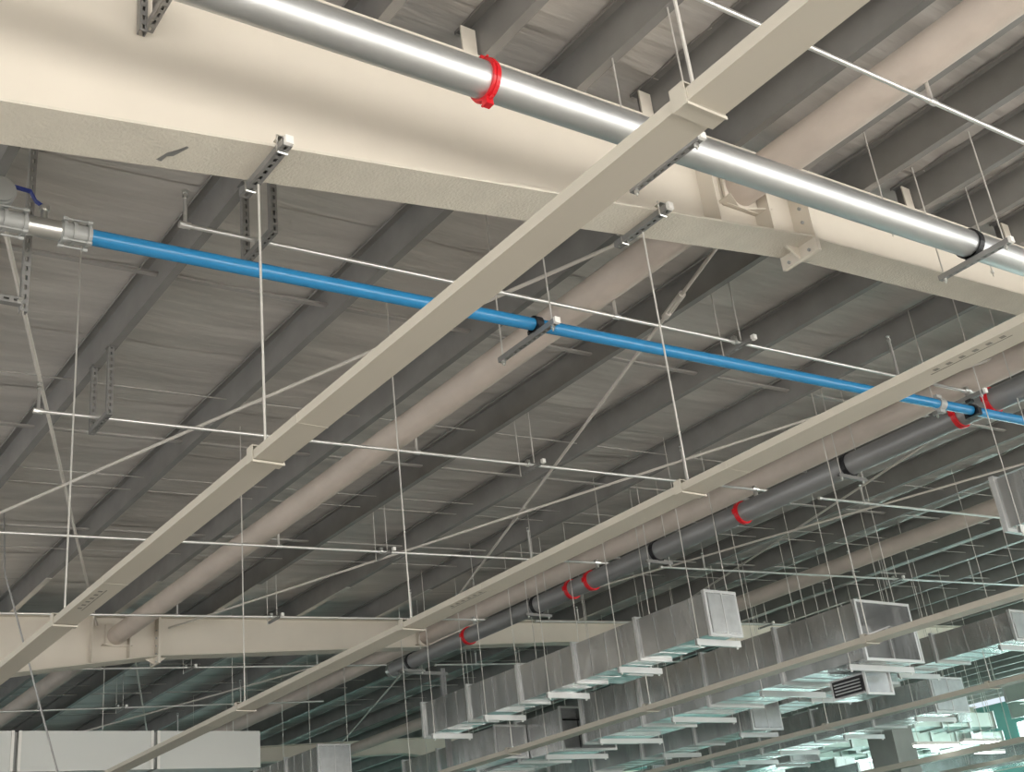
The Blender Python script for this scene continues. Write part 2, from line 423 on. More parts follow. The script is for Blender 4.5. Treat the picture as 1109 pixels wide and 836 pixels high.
# ------------------------------------------------------------------ beige trunking trays
def tray(xr, zb, y0, y1, label, w=.15, h=.045, slots=()):
    o = thing('cable_tray', label, 'cable tray', (xr - w, y0, zb + EYE), 'beige cable trays')
    L = y1 - y0
    tt = .003
    prof = [(0, 0), (w, 0), (w, h), (w - .02, h), (w - .02, h - tt), (w - tt, h - tt), (w - tt, tt), (tt, tt), (tt, h - tt), (.02, h - tt), (.02, h), (0, h)]
    part('trunking', lambda b: b.sweep(prof, (0, 0, 0), (0, L, 0)), 'tray', o)
    part('lid', lambda b: b.box(.012, w - .012, 0, L, h, h + .004), 'tray', o)
    yy = 1.35
    while yy < L:
        part('joint_band', lambda b: b.box(-.002, w + .002, -.004, .004, -.0015, h * .9), 'tray', o, (0, yy, 0), key=('jb', w, h))
        yy += 2.5
    for sy in slots:
        def sl(b):
            for i in range(6): b.box(.03, .055, i * .075, i * .075 + .028, -.0012, .0005)
            b.box(.068, .074, -.02, .44, -.0012, .0005)
        part('knockout_slots', sl, 'slot', o, (0, sy - y0, 0), key='slots')
    return o
def tray_hanger(xr, zb, y, ztop, label, w=.15, h=.045):
    o = thing('tray_hanger', label, 'hanger', (xr - w / 2, y, zb + EYE), 'tray hanger rods')
    W = w / 2 + .007
    def col(b):
        b.box(-W, W, -.03, .03, -.010, -.005); b.box(-W, -W + .005, -.03, .03, -.005, h + .02); b.box(W - .005, W, -.03, .03, -.005, h + .02)
        b.box(-W, W, -.03, .03, h + .02, h + .026); b.box(-W, W, -.034, -.03, -.016, -.005)
    part('collar', col, 'tray', o, key=('col', w, h))
    H = ztop - zb
    part('rod', lambda b: b.tube((0, 0, h + .0), (0, 0, H), .0065, 6), 'rod', o)
    part('nut', lambda b: b.tube((0, 0, h + .026), (0, 0, h + .045), .016, 6), 'galv', o, key=('nut', h))
def roofz(x, H=PB): return H + K * x
def rodtop(x):
    """rods end on a purlin flange where one is above, else at the roof"""
    u = (x - 3.01) % 1.5
    return roofz(x, PB + .002 if -.001 < u < .071 else PB + PH + .02)
tray(2.42, 2.15, -4.5, 26, 'nearest beige cable tray, the wide one crossing the blue pipe at centre', slots=(7.0,))
tray(5.18, 2.30, -4.5, 28, 'second beige cable tray, running right of centre over the end of the blue pipe', slots=(2.55, 6.9), w=.19)
tray(10.88, 2.42, 3.0, 30, 'third beige cable tray, under the galvanised ducts at lower right', w=.22, h=.06)
tray(16.5, 2.54, 6.0, 34, 'farthest beige cable tray, low at bottom right below the open duct', w=.25, h=.07)
tray_hanger(2.42, 2.15, 1.88, roofz(2.35, PB + PH), 'rod and collar hanger of the nearest tray, above the silver pipe')
tray_hanger(2.42, 2.15, 4.82, 3.72, 'rod and collar hanger of the nearest tray, hung from the first beam left of centre')
tray_hanger(2.42, 2.15, 7.8, roofz(2.35, PB + PH), 'rod and collar hanger of the nearest tray at lower left')
tray_hanger(5.18, 2.30, 4.75, 4.15, 'rod and collar hanger of the second tray, hung from the first beam at centre', w=.19)
tray_hanger(5.18, 2.30, 1.75, rodtop(5.085), 'rod and collar hanger of the second tray near the right edge', w=.19)
tray_hanger(5.18, 2.30, 7.95, roofz(5.085, PB + PH), 'rod and collar hanger of the second tray, below the middle sprinkler pipes', w=.19)
tray_hanger(5.18, 2.30, 11.05, roofz(5.085, PB + PH), 'rod and collar hanger of the second tray, in front of the second beam', w=.19)
for i, yy in enumerate((7.9, 11.4, 14.4, 17.2)):
    tray_hanger(10.88, 2.42, yy, rodtop(10.8) if yy in (7.9, 17.2) else 2.93, 'rod and collar hanger of the third tray, %s from the right' % ORD[i], w=.22, h=.06)
for i, yy in enumerate((10.1, 13.2, 16.3)):
    tray_hanger(16.5, 2.54, yy, rodtop(16.43) if yy > 15.2 else 3.10, 'rod and collar hanger of the farthest tray, %s from the right' % ORD[i], w=.25, h=.07)

# ------------------------------------------------------------------ clamps gripping the beam flange
def flange_channel(x, label):
    z = RZ(x, PB - dep(x)) - .022
    o = thing('flange_channel', label, 'bracket', (x, BY[0], z), 'slotted channels clamped under the first beam')
    part('channel', lambda b: b.slotted((0, -.25, 0), (0, .27, 0), (0, 0, -1), w=.056, hw=.018), 'strut', o, key='fch')
    part('end_cap', lambda b: b.box(-.022, .022, -.275, -.25, -.022, .026), 'white', o, key='fcap')
    for s in (-1, 1):
        def cl(b):
            b.path([(-.028, s * .19, .075), (-.028, s * .19, -.03), (.028, s * .19, -.03), (.028, s * .19, .075)], .006, 6)
            b.box(-.035, .035, s * .19 - .03, s * .19 + .03, .045, .053)
        part('clamp_bolt', cl, 'chrome', o, key=('clb', s))
flange_channel(2.35, 'slotted channel clamped under the first beam, left of centre above the blue pipe')
flange_channel(5.085, 'slotted channel clamped under the first beam, beside the nearest beige tray')
# slotted arm fixed on the beam web (top left)
o = thing('pipe_bracket', 'slotted steel bracket on the cream beam web at top left', 'bracket', (1.70, BY[0] - .01, 4.40 + EYE))
part('arm', lambda b: b.slotted((0, -.02, 0), (0, -1.15, 0), (0, 0, -1)), 'strut', o)
part('back_post', lambda b: b.slotted((-.035, -.03, -.05), (-.035, -.03, .42), (0, -1, 0)), 'strut', o)
part('brace_plate', lambda b: b.prism([(.02, -.02, -.02), (.02, -.45, .0), (.02, -.02, .3)], (.004, 0, 0)), 'strut', o)

# ------------------------------------------------------------------ pipe supports (trapeze of channel and rods)
def trapeze_y(x, yc, z, half, ztop, label, r, group, clamp='black', cap=True, slot=True):
    """channel along y under a pipe that runs along x"""
    o = thing('pipe_trapeze', label, 'hanger', (x, yc, z + EYE), group)
    if slot: part('channel', lambda b: b.slotted((0, -half, 0), (0, half, 0), (0, 0, -1)), 'strut', o, key=('try', half))
    else: part('channel', lambda b: b.bar((0, -half, 0), (0, half, 0), .041, .041), 'strut', o, key=('tryb', half))
    for s in (-1, 1):
        part('rod', lambda b: b.tube((0, 0, -.06), (0, 0, ztop - z), .006, 6), 'rod', o, (0, s * (half - .04), 0))
        part('nut', lambda b: b.tube((0, 0, -.045), (0, 0, -.022), .015, 6), 'chrome', o, (0, s * (half - .04), 0), key='nut2')
    if cap: part('end_cap', lambda b: b.box(-.023, .023, -.012, .012, -.023, .023), 'white', o, (0, -half - .012, 0), key='tcap')
    return o
def pipe_clamp(o, r, zc, wdt=.05, m_='black'):
    part('pipe_clamp', lambda b: (b.ring((0, 0, zc), (1, 0, 0), r, r + .014, wdt, 22), b.box(-wdt / 2, wdt / 2, -.05, .05, .02, zc - r + .01)), m_, o)

# big silver pipe
BR = .102; BYP = 3.92
def bz(x): return roofz(x, 3.95)
o = thing('silver_pipe', 'large shiny galvanised pipe running across the top in front of the beam', 'pipe', (-2.0, BYP, bz(-2) + EYE))
part('pipe_body', lambda b: b.tube((0, 0, 0), Vector((12.4, 0, 12.4 * K)), BR, 40), 'pipe', o, smooth=True)
for x in (3.22,):
    c = part('red_coupling' if x < 4 else 'coupling', lambda b: (b.ring((0, 0, 0), SX, BR - .002, BR + .016, .045, 32), b.ring((0, 0, 0), SX, BR - .002, BR + .022, .012, 32)), 'red' if x < 4 else 'galv', o, (x + 2, 0, (x + 2) * K), label='red grooved coupling ring' if x < 4 else None)
    for s in (-1, 1):
        def ears(b):
            b.box(-.022, .022, -.022, .022, -.03, .018); b.tube((0, -.05, 0), (0, .05, 0), .008, 6)
        part('bolt_lug', ears, 'red' if x < 4 else 'galv', c, (0, 0, s * (BR + .03)))
for x, lb in ((7.63, 'channel and rod trapeze with black clamp under the silver pipe at right'), (4.53, 'trapeze under the silver pipe mostly hidden behind the nearest tray')):
    h = trapeze_y(x, BYP + (.04 if x < 7 else 0), bz(x) - BR - .035, .30, roofz(x) + .002, lb, BR, 'silver pipe trapezes')
    pipe_clamp(h, BR, BR + .035, .055)
# loose hanger rods above the silver pipe
for (x, yy, zb, lb) in ((7.11, 4.19, 4.36, 'thin rod dropping behind the silver pipe at upper right'), (8.6, 4.3, 4.45, 'short thin rod with hooked end behind the silver pipe at right edge')):
    o = thing('threaded_rod', lb, 'rod', (x, yy, zb + EYE), 'loose threaded rods near the silver pipe')
    part('rod', lambda b: b.tube((0, 0, 0), (0, 0, rodtop(x) - zb), .006, 6), 'rod', o)
    part('nut', lambda b: b.tube((0, 0, .03), (0, 0, .05), .015, 6), 'chrome', o, key='nut3')

# blue pipe with its valve
LR = .047; LY = 5.85
def lz(x): return roofz(x, 3.757)
o = thing('blue_pipe', 'bright blue air pipe running from the valve at left to the right edge', 'pipe', (1.80, LY, lz(1.8) + EYE))
part('pipe_body', lambda b: b.tube((0, 0, 0), Vector((14, 0, 14 * K)), LR, 32), 'blue', o, smooth=True)
c = part('coupling', lambda b: b.ring((0, 0, 0), SX, LR - .001, LR + .014, .09, 28), 'fitting', o, (8.10, 0, 8.10 * K), label='grey pipe coupling')
for s in (-1, 1): part('bolt_lug', lambda b: b.box(-.04, .04, -.02, .02, -.02, .02), 'fitting', c, (0, 0, s * (LR + .025)), key='bbl')
o = thing('pipe_valve', 'grey ball valve with couplings and blue lever at the left pipe end', 'valve', (1.80, LY, lz(1.8) + EYE))
def coupling(x0, x1, nm):
    def bl(b):
        P = lambda x: Vector((x, 0, x * K))
        b.tube(P(x0), P(x1), .057, 24)
        for q in (x0 + .02, (x0 + x1) / 2 - .01, x1 - .015): b.ring(P(q), SX, .05, .066, .02, 24)
        for s in (-1, 1):
            for yy in (-1, 1):
                b.tube(P(x0 + .01) + Vector((0, yy * .04, s * .066)), P(x1 - .005) + Vector((0, yy * .04, s * .066)), .006, 6)
                for q in (x0 + .02, x1 - .015): b.tube(P(q - .014) + Vector((0, yy * .04, s * .066)), P(q + .014) + Vector((0, yy * .04, s * .066)), .012, 8)
    return part(nm, bl, 'fitting', o, smooth=True)
coupling(-.165, .005, 'coupling'); coupling(-.56, -.34, 'coupling')
part('valve_body', lambda b: (b.tube((-.34, 0, -.34 * K), (-.165, 0, -.165 * K), .056, 28), b.ring((-.33, 0, -.33 * K), SX, .045, .058, .02, 24)), 'chrome', o, smooth=True)
part('stem', lambda b: (b.tube((-.25, 0, .04), (-.25, 0, .105), .02, 10), b.tube((-.25, 0, .10), (-.25, 0, .125), .03, 8)), 'chrome', o)
part('lever', lambda b: (b.bar((-.24, 0, .115), (-.30, 0, .15), .028, .008), b.bar((-.30, 0, .15), (-.33, 0, .205), .026, .008), b.bar((-.33, 0, .205), (-.52, 0, .215), .026, .012)), 'bluelever', o, label='dark blue lever handle')
part('tee_cap', lambda b: (b.tube((-.56, 0, -.025), (-.80, 0, -.03), .055, 20), b.tube((-.50, .03, .135), (-.50, -.06, .13), .085, 28), b.tube((-.50, -.06, .13), (-.50, -.075, .13), .076, 28), b.box(-.53, -.47, -.03, .03, 0, .1)), 'fitting', o, smooth=True)
o = thing('strut_post', 'vertical slotted steel post at far left behind the valve', 'post', (1.56, 6.2, 3.47 + EYE))
part('post', lambda b: b.slotted((0, 0, 0), (0, 0, roofz(1.56) - 3.47 + .2), (0, -1, 0), pitch=.06), 'strut', o)
part('arm', lambda b: b.slotted((-.02, -.02, .05), (-.9, -.02, .04), (0, -1, 0)), 'strut', o)
part('end_bolt', lambda b: b.tube((-.03, -.06, .05), (-.03, .0, .05), .012, 6), 'chrome', o)

h = trapeze_y(4.99, 5.97, lz(4.99) - LR - .03, .34, roofz(4.99, PB + PH), 'slotted trapeze with black clamp under the blue pipe at picture centre', LR, 'blue pipe trapezes')
part('pipe_clamp', lambda b: (b.ring((0, -.12, LR + .03), (1, 0, 0), LR, LR + .016, .06, 20), b.box(-.03, .03, -.19, -.05, .02, .05)), 'black', h)
h = trapeze_y(10.45, 5.97, lz(10.45) + LR + .09, .30, rodtop(10.45), 'trapeze with black clamp holding the blue pipe near the right edge', LR, 'blue pipe trapezes')
part('pipe_clamp', lambda b: (b.ring((0, -.12, -LR - .09), (1, 0, 0), LR, LR + .018, .06, 20), b.box(-.03, .03, -.2, -.04, -.2, -.13), b.box(-.03, .03, -.15, -.09, -.05, -.02)), 'black', h)

# ------------------------------------------------------------------ sprinkler branches
SR = .0165; SH = 4.235
SY = [3.13, 6.24, 9.335, 12.44, 15.56, 18.7, 21.85, 25.0]
SL = ['nearest thin sprinkler pipe, crossing the top right corner', 'thin sprinkler pipe running just above the blue pipe', 'thin sprinkler pipe from the U frame at left to the second tray', 'thin sprinkler pipe crossing the left edge above the second beam',
      'thin sprinkler pipe along the top edge of the second beam', 'thin sprinkler pipe just below the second beam', 'lower thin sprinkler pipe beyond the second beam at left', 'lowest thin sprinkler pipe above the white duct']
def sprinkler_branch(y, x0, x1, heads, label, ends=(True, False), group='thin sprinkler branch pipes'):
    z0 = roofz(x0, SH)
    o = thing('sprinkler_pipe', label, 'pipe', (x0, y, z0 + EYE), group)
    L = x1 - x0
    part('pipe_body', lambda b: b.tube((0, 0, 0), (L, 0, L * K), SR, 10), 'thin', o, key=('spk', round(L, 2)), smooth=True)
    for i, x in enumerate(heads):
        q = x - x0; hgt = .20 if i == 0 else .40
        rr = part('riser', lambda b: b.tube((0, 0, 0), (0, 0, hgt), SR * .85, 8), 'thin', o, (q, 0, q * K), key=('ris', hgt), smooth=True)
        part('sprinkler_head', lambda b: (b.tube((0, 0, 0), (0, 0, .02), .02, 8), b.path([(-.014, 0, .02), (-.018, 0, .04), (0, 0, .055), (.018, 0, .04), (.014, 0, .02)], .003, 5), b.tube((0, 0, .055), (0, 0, .059), .022, 10)), 'chrome', rr, (0, 0, hgt), key='head')
        part('fitting', lambda b: b.tube((-.035, 0, -.0015), (.035, 0, .0015), SR + .007, 10), 'thin', o, (q, 0, q * K), key='tee', smooth=True)
    part('end_cap', lambda b: b.tube((-.02, 0, 0), (.02, 0, 0), SR + .008, 8), 'thin', o, key='ec')
    return o
HG = 'sprinkler pipe hangers'
def pipe_hanger(x, y, label, group=HG, tail=True, ztop=None):
    z = roofz(x, SH)
    o = thing('sprinkler_hanger', label, 'hanger', (x, y, z + EYE), group)
    zt = (ztop or rodtop(x)) - z
    part('rod', lambda b: b.tube((0, 0, .03), (0, 0, zt), .007, 6), 'rod', o, key=('hr', round(zt, 3)))
    part('channel', lambda b: b.slotted((-.03, -.13, -.035), (-.03, .22, -.035), (0, 0, -1), w=.035, h=.03), 'strut', o, key='hch')
    part('end_cap', lambda b: b.box(-.02, .02, -.02, .02, 0, .045), 'white', o, (0.02, -.13, -.02), key='hcap')
    part('clip', lambda b: (b.ring((-.09, 0, 0), (1, 0, 0), SR, SR + .012, .03, 12), b.box(-.11, -.07, -.02, .02, SR, SR + .03)), 'chrome', o, key='hclip')
    if tail:
        part('second_rod', lambda b: b.tube((-.06, .18, -.07), (-.06, .18, zt), .006, 6), 'rod', o, key=('hr2', round(zt, 3)))
def u_frame(x, y, label):
    z = roofz(x, SH) - .045
    o = thing('support_bracket', label, 'bracket', (x, y, z + EYE), 'slotted U frames carrying sprinkler pipes')
    H = roofz(x) - z
    for s in (-1, 1):
        part('upright', lambda b: b.slotted((0, 0, -.02), (0, 0, H + .03), (0, -1, 0), w=.05, hw=.016), 'strut', o, (0, s * .21, 0), key=('upr', round(H, 3)))
    part('cross_channel', lambda b: b.slotted((0, -.23, 0), (0, .23, 0), (0, 0, -1), w=.05), 'strut', o, key='ucr')
    part('foot_plate', lambda b: (b.box(-.04, .04, -.24, -.17, 0, .006), b.box(-.04, .04, .17, .24, 0, .006)), 'strut', o, (0, 0, H - .004), key='ufp')
for i, (y, lb) in enumerate(zip(SY, SL)):
    sprinkler_branch(y, 2.5, 11.75, (2.52, 6.19, 9.97), lb)
    if i > 0 and i < 7:
        pipe_hanger(7.68, y, 'clip hanger on the %s sprinkler pipe from the camera, centre left' % ORD[i])
for i in (1, 2): u_frame(3.03, SY[i], ('slotted U frame under the first beam holding the pipe above the blue pipe', 'slotted U frame at left holding the lower sprinkler pipe')[i - 1])
SLR = {2: 'right hand sprinkler branch below the blue pipe end', 3: 'right hand sprinkler branch in front of the open duct', 4: 'right hand sprinkler branch beyond the ribbed duct', 5: 'far right hand sprinkler branch above the column', 1: 'right hand sprinkler branch at the frame edge'}
for i in (2, 3, 4, 5):
    sprinkler_branch(SY[i] + .05, 12.45, 22.5, (13.38, 17.0, 20.6), SLR[i], group='right hand sprinkler branches')
    if i > 2: pipe_hanger(18.2, SY[i] + .05, 'clip hanger on the %s' % SLR[i], group='hangers of the right hand sprinkler branches')
# the main they tap into
MX, MZ, MRd = 11.15, 4.50, .125
o = thing('main_pipe', 'dark steel sprinkler main with red couplings, below the second tray', 'pipe', (MX, 2.5, MZ + EYE))
part('pipe_body', lambda b: b.tube((0, 0, 0), (0, 15.6, 0), MRd, 32), 'main', o, smooth=True)
part('end_cap', lambda b: (b.tube((0, 15.6, 0), (0, 15.68, 0), MRd + .01, 28), b.tube((0, 15.68, 0), (0, 15.78, 0), .05, 12)), 'chrome', o, smooth=True)
for i, yy in enumerate((6.0, 6.4, 9.6, 12.6, 13.05, 15.75)):
    c = part('red_coupling', lambda b: b.ring((0, 0, 0), (0, 1, 0), MRd - .002, MRd + .022, .055, 26), 'red', o, (0, yy - 2.5, 0), key='mrc', label='red grooved coupling')
    for s in (-1, 1): part('bolt_lug', lambda b: b.box(-.02, .02, -.022, .022, -.03, .03), 'red', c, (s * (MRd + .03), 0, 0), key='mbl')
for i, yy in enumerate(SY[1:5]):
    part('branch_tee', lambda b: (b.tube((0, 0, .1), (0, 0, .26), .028, 10), b.tube((-.05, 0, .22), (.05, 0, .22), .03, 10)), 'chrome', o, (0, yy - 2.5, 0), key='btee')
def trapeze_x(xa, xb, y, z, ztops, label, group, m_='flange', hh=.041, name='duct_trapeze', over=.05, rod=.0055):
    o = thing(name, label, 'hanger', ((xa + xb) / 2, y, z + EYE), group)
    half = (xb - xa) / 2
    part('channel', lambda b: b.sweep([(-.02, -hh / 2), (.02, -hh / 2), (.02, hh / 2), (.012, hh / 2), (.012, -hh / 2 + .004), (-.012, -hh / 2 + .004), (-.012, hh / 2), (-.02, hh / 2)], (-half, 0, 0), (half, 0, 0)), m_, o, key=('trx', round(half, 3), hh, m_))
    for s in (-1, 1):
        x = (xa + xb) / 2 + s * (half - over)
        zt = rodtop(x) - z if ztops is None else ztops - z
        part('rod', lambda b: b.tube((0, 0, -.06), (0, 0, zt), rod, 6), 'rod', o, (s * (half - over), 0, 0))
        part('nut', lambda b: b.tube((0, 0, -hh / 2 - .022), (0, 0, -hh / 2), .015, 6), 'chrome', o, (s * (half - over), 0, 0), key=('nx', hh))
    return o
for i, yy in enumerate((5.2, 7.9, 11.2, 13.9, 17.5)):
    h = trapeze_x(MX - .24, MX + .24, yy, MZ - MRd - .03, None, 'trapeze with black clamp under the dark sprinkler main, %s from the right' % ORD[i], 'sprinkler main trapezes', m_='strut', name='pipe_trapeze')
    part('pipe_clamp', lambda b: (b.ring((0, 0, MRd + .03), (0, 1, 0), MRd, MRd + .016, .06, 22), b.box(-.07, .07, -.03, .03, .02, .05)), 'black', h, key='mclamp')
o = thing('strut_post', 'dark vertical slotted post in front of the lower left duct', 'post', (11.95, 17.8, 2.72 + EYE))
part('post', lambda b: b.slotted((0, 0, 0), (0, 0, 1.75), (0, -1, 0), w=.09, h=.06, hw=.02), 'main', o)
part('arm', lambda b: b.bar((-.9, 0, 1.66), (.1, 0, 1.66), .05, .05), 'strut', o)

# ------------------------------------------------------------------ ductwork
def duct(xl, xr, zb, zt, y0, y1, label, cap='closed', seams=.30, flanges=1.35, m_='duct'):
    o = thing('air_duct', label, 'duct', (xl, y0, zb + EYE), 'rectangular galvanised ducts')
    W, H, L = xr - xl, zt - zb, y1 - y0; t_ = .004
    def body(b):
        if cap == 'closed': b.box(0, W, 0, L, 0, H)
        else:
            b.box(0, t_, 0, L, 0, H); b.box(W - t_, W, 0, L, 0, H); b.box(t_, W - t_, 0, L, 0, t_); b.box(t_, W - t_, 0, L, H - t_, H)
            b.box(t_, W - t_, L - .01, L, t_, H - t_)
    part('duct_body', body, m_, o)
    if cap == 'open':
        part('damper_blade', lambda b: b.box(.02, W - .02, .9, .92, .02, H - .02), 'galv', o)  # plate added inside so the open mouth looks less black
        part('inner_brace', lambda b: b.bar((.01, .35, H * .35), (W - .01, .35, H * .75), .02, .02), 'flange', o)
    n = max(1, round(L / flanges)); s = L / n
    def fl(b):
        e = .034
        b.box(-e, W + e, -.02, .02, -e, 0); b.box(-e, W + e, -.024, .024, H, H + e); b.box(-e, 0, -.02, .02, 0, H); b.box(W, W + e, -.02, .02, 0, H)
    for i in range(n + 1): part('flange', fl, 'flange', o, (0, min(max(i * s, .02), L - .02), 0), key=('dfl', W, H))
    k = max(1, round(s / seams))
    def rib(b):
        b.box(-.006, W + .006, -.008, .008, -.006, 0); b.box(-.006, 0, -.008, .008, 0, H); b.box(W, W + .006, -.008, .008, 0, H)
    for i in range(n):
        for j in range(1, k): part('rib', rib, m_, o, (0, i * s + j * s / k, 0), key=('rib', W, H, m_))
    if cap == 'closed':
        def cp(b):
            b.box(.012, W / 2 - .008, -.012, 0, .012, H - .012); b.box(W / 2 + .008, W - .012, -.012, 0, .012, H - .012)
        part('end_panel', cp, 'galv', o)
        part('end_seam', lambda b: b.box(W / 2 - .008, W / 2 + .008, -.02, 0, 0, H), 'flange', o)
    return o
DG = 'duct trapezes'
def duct_hangers(nm, xl, xr, zb, ys, hh=.075):
    for i, yy in enumerate(ys):
        trapeze_x(xl - .12, xr + .14, yy, zb - hh / 2 - .034, None, 'bright channel trapeze under the %s, %s from the right' % (nm, ORD[i]), DG, hh=hh)
duct(10.44, 10.92, 3.00, 3.49, 9.80, 16.2, 'galvanised duct with closed panelled end in front of the second beam'); duct_hangers('duct with the closed panelled end', 10.44, 10.92, 3.0, (9.98, 11.4, 12.9, 14.4, 15.8))
duct(10.50, 11.0, 3.00, 3.49, 2.2, 5.9, 'galvanised duct at the right edge beside the sprinkler branches'); duct_hangers('right edge duct', 10.5, 11.0, 3.0, (5.7,))
duct(10.47, 11.07, 2.93, 3.49, 19.7, 29, 'galvanised duct with shiny closed end at bottom left of centre'); duct_hangers('duct with shiny end at bottom', 10.47, 11.07, 2.93, (19.9, 22.5, 25.2))
duct(12.98, 14.07, 2.75, 3.48, 9.6, 15.4, 'ribbed galvanised duct with open rectangular mouth at right', cap='open'); duct_hangers('open ribbed duct', 12.98, 14.07, 2.75, (9.85, 11.4, 13.2, 14.9))
duct(12.98, 14.07, 2.75, 3.40, 15.9, 21.0, 'dark galvanised duct at bottom centre behind the dark post', cap='open'); duct_hangers('bottom centre duct', 12.98, 14.07, 2.75, (16.3, 18.4, 20.0))
duct(16.3, 17.1, 3.11, 3.50, 9.45, 15.0, 'galvanised duct with closed end near the right edge, beyond the open duct'); duct_hangers('right duct beyond the open duct', 16.3, 17.1, 3.11, (9.7, 11.5, 13.3))
duct(15.55, 16.22, 2.73, 3.22, 14.05, 22.5, 'dark blue grey duct below the third tray at lower right'); duct_hangers('blue grey lower right duct', 15.55, 16.22, 2.73, (14.3, 16.2, 18.3, 20.2))
duct(18.6, 19.5, 2.75, 3.30, 12.6, 19.5, 'duct under the far tray with many white trapezes'); duct_hangers('duct under the far tray', 18.6, 19.5, 2.75, (13.0, 14.6, 16.2, 17.3, 19.0))
duct(19.0, 19.8, 2.60, 3.10, 20.3, 27.0, 'low far duct left of the concrete column'); duct_hangers('low far duct left of the column', 19.0, 19.8, 2.6, (20.6, 23.0, 25.4))
# short side take-offs with grilles
def takeoff(x, y, z, w_, l_, h_, label, grille=True):
    o = thing('duct_takeoff', label, 'duct', (x, y, z + EYE), 'short duct take-offs')
    part('collar', lambda b: b.box(0, w_, 0, l_, 0, h_), 'duct', o)
    part('flange', lambda b: (b.box(-.03, w_ + .03, -.02, .01, -.03, 0), b.box(-.03, w_ + .03, -.02, .01, h_, h_ + .03), b.box(-.03, 0, -.02, .01, 0, h_), b.box(w_, w_ + .03, -.02, .01, 0, h_)), 'flange', o)
    if grille:
        g = part('grille', lambda b: b.box(-.02, -.001, .05, l_ - .05, .03, h_ - .03), 'black', o, label='black louvred grille')
        for i in range(4): part('louvre', lambda b: b.box(-.03, -.02, .08, l_ - .08, .06 + i * (h_ - .12) / 3.6, .075 + i * (h_ - .12) / 3.6), 'galv', g)
takeoff(13.55, 10.15, 2.44, .5, .6, .27, 'short take-off with black louvred grille beneath the open duct')
takeoff(14.08, 10.0, 2.85, .6, .7, .4, 'plain take-off box beside the open duct mouth', False)
takeoff(10.93, 12.0, 3.04, .5, .6, .3, 'short take-off hanging below the closed panelled duct', False)
takeoff(12.31, 16.9, 2.79, .62, 1.4, .5, 'short plain box take-off at bottom centre', False)
# pale distant duct and white panel duct
def panel_duct(x0, x1, y, z0, z1, dpt, joints, label, m_):
    o = thing('panel_duct', label, 'duct', (x0, y, z0 + EYE), 'long insulated ducts')
    js = [x0] + joints + [x1]
    for a, c in zip(js, js[1:]):
        part('panel', lambda b: b.box(a - x0 + .05, c - x0 - (.05 if c != x1 else 0), 0, dpt, 0, z1 - z0), m_, o)
    for j in joints:
        part('joint', lambda b: b.box(j - x0 - .05, j - x0 + .05, .04, dpt, .01, z1 - z0 - .01), 'fitting', o)
        for s in (-1, 1): part('joint_flange', lambda b: b.box(j - x0 + s * .05 - .02, j - x0 + s * .05 + .02, -.03, 0, 0, z1 - z0), 'white', o)
panel_duct(-4, 8.72, 18.4, 2.93, 3.50, .8, [-1.2, 1.6, 4.93, 6.98], 'long white panelled duct along the bottom left edge', 'panel')
for i, x in enumerate((6.2, 8.3)):
    o = thing('threaded_rod', 'thin hanger rod of the white panelled duct, %s from the left' % ORD[i], 'rod', (x, 18.5, 3.5 + EYE), 'rods of the white duct')
    part('rod', lambda b: b.tube((0, 0, 0), (0, 0, rodtop(x) - 3.5), .006, 6), 'rod', o)
    part('nut', lambda b: b.tube((0, 0, 0), (0, 0, .02), .016, 6), 'chrome', o, key='nut5')

# ------------------------------------------------------------------ columns, far services
def column(x, y, label):
    o = thing('column', label, 'column', (x, y, 0), 'square columns')
    zt = RZ(x, PB - dep(x)) - .02
    part('shaft', lambda b: b.box(-.37, .37, -.36, .36, 0, zt), 'conc', o)
    part('band', lambda b: b.box(-.385, .385, -.375, .375, 4.02, 4.12), 'conc', o)
    part('capital', lambda b: b.box(-.5, .5, -.45, .45, zt - .03, zt + .01), 'conc', o)
column(24.1, BY[1], 'grey square column at bottom right below the open duct')
column(24.1, BY[2], 'grey square column farther back in the hall')
FD = [(21.6, .9, 2.9, 18.6, 34), (25.5, .8, 3.2, 23, 34), (28.2, 1.0, 2.8, 22, 40), (31.0, .9, 3.4, 25, 38), (34.5, 1.1, 3.1, 20, 42), (38.0, 1.0, 3.6, 27, 42), (42.0, 1.0, 3.9, 20, 42)]
FDN = ['the column', 'the tall windows', 'the hall middle', 'the first far lamps', 'the far windows', 'the right windows', 'the right end wall', 'the far corner', 'the rear column']
for i, (x, w_, zb, y0, y1) in enumerate(FD):
    duct(x, x + w_, zb, zb + .55, y0, y1, 'distant galvanised duct near %s at bottom right' % FDN[i], seams=9, flanges=2.7)
    for j, yy in enumerate([q for q in [y0 + .4 + 2.4 * q + (.5 if abs(y0 + .4 + 2.4 * q - 17.75) < .3 or abs(y0 + .4 + 2.4 * q - 30.75) < .3 else 0) for q in range(7)] if q < y1 and seen(x, q, zb)]):
        trapeze_x(x - .12, x + w_ + .12, yy, zb - .04, None, 'small trapeze under the distant duct near %s, %s from the right' % (FDN[i], ORD[j]), 'distant duct trapezes', hh=.07, rod=.006)
LT = [(21.5, 14.8, 2.55), (24.3, 15.6, 2.75), (27.5, 15.5, 3.0), (24.4, 20.0, 2.7), (29.0, 18.5, 3.0), (30.0, 23.0, 2.95), (33.2, 18.0, 3.1), (36.7, 24.0, 3.3), (37.0, 19.0, 3.7), (40.0, 23.0, 3.9), (27.0, 26.0, 2.8), (30.2, 29.0, 3.0), (24.2, 24.5, 2.5), (19.5, 29.0, 2.6)]
LN = ['by the far tray', 'right of the column', 'farther right of the column', 'behind the column', 'above the bright window', 'left of the bright window', 'under the right hand ducts', 'before the end wall', 'nearest the end wall', 'in the right end corner', 'in the hall middle', 'deep in the hall middle', 'left of the column', 'deep left of the column']
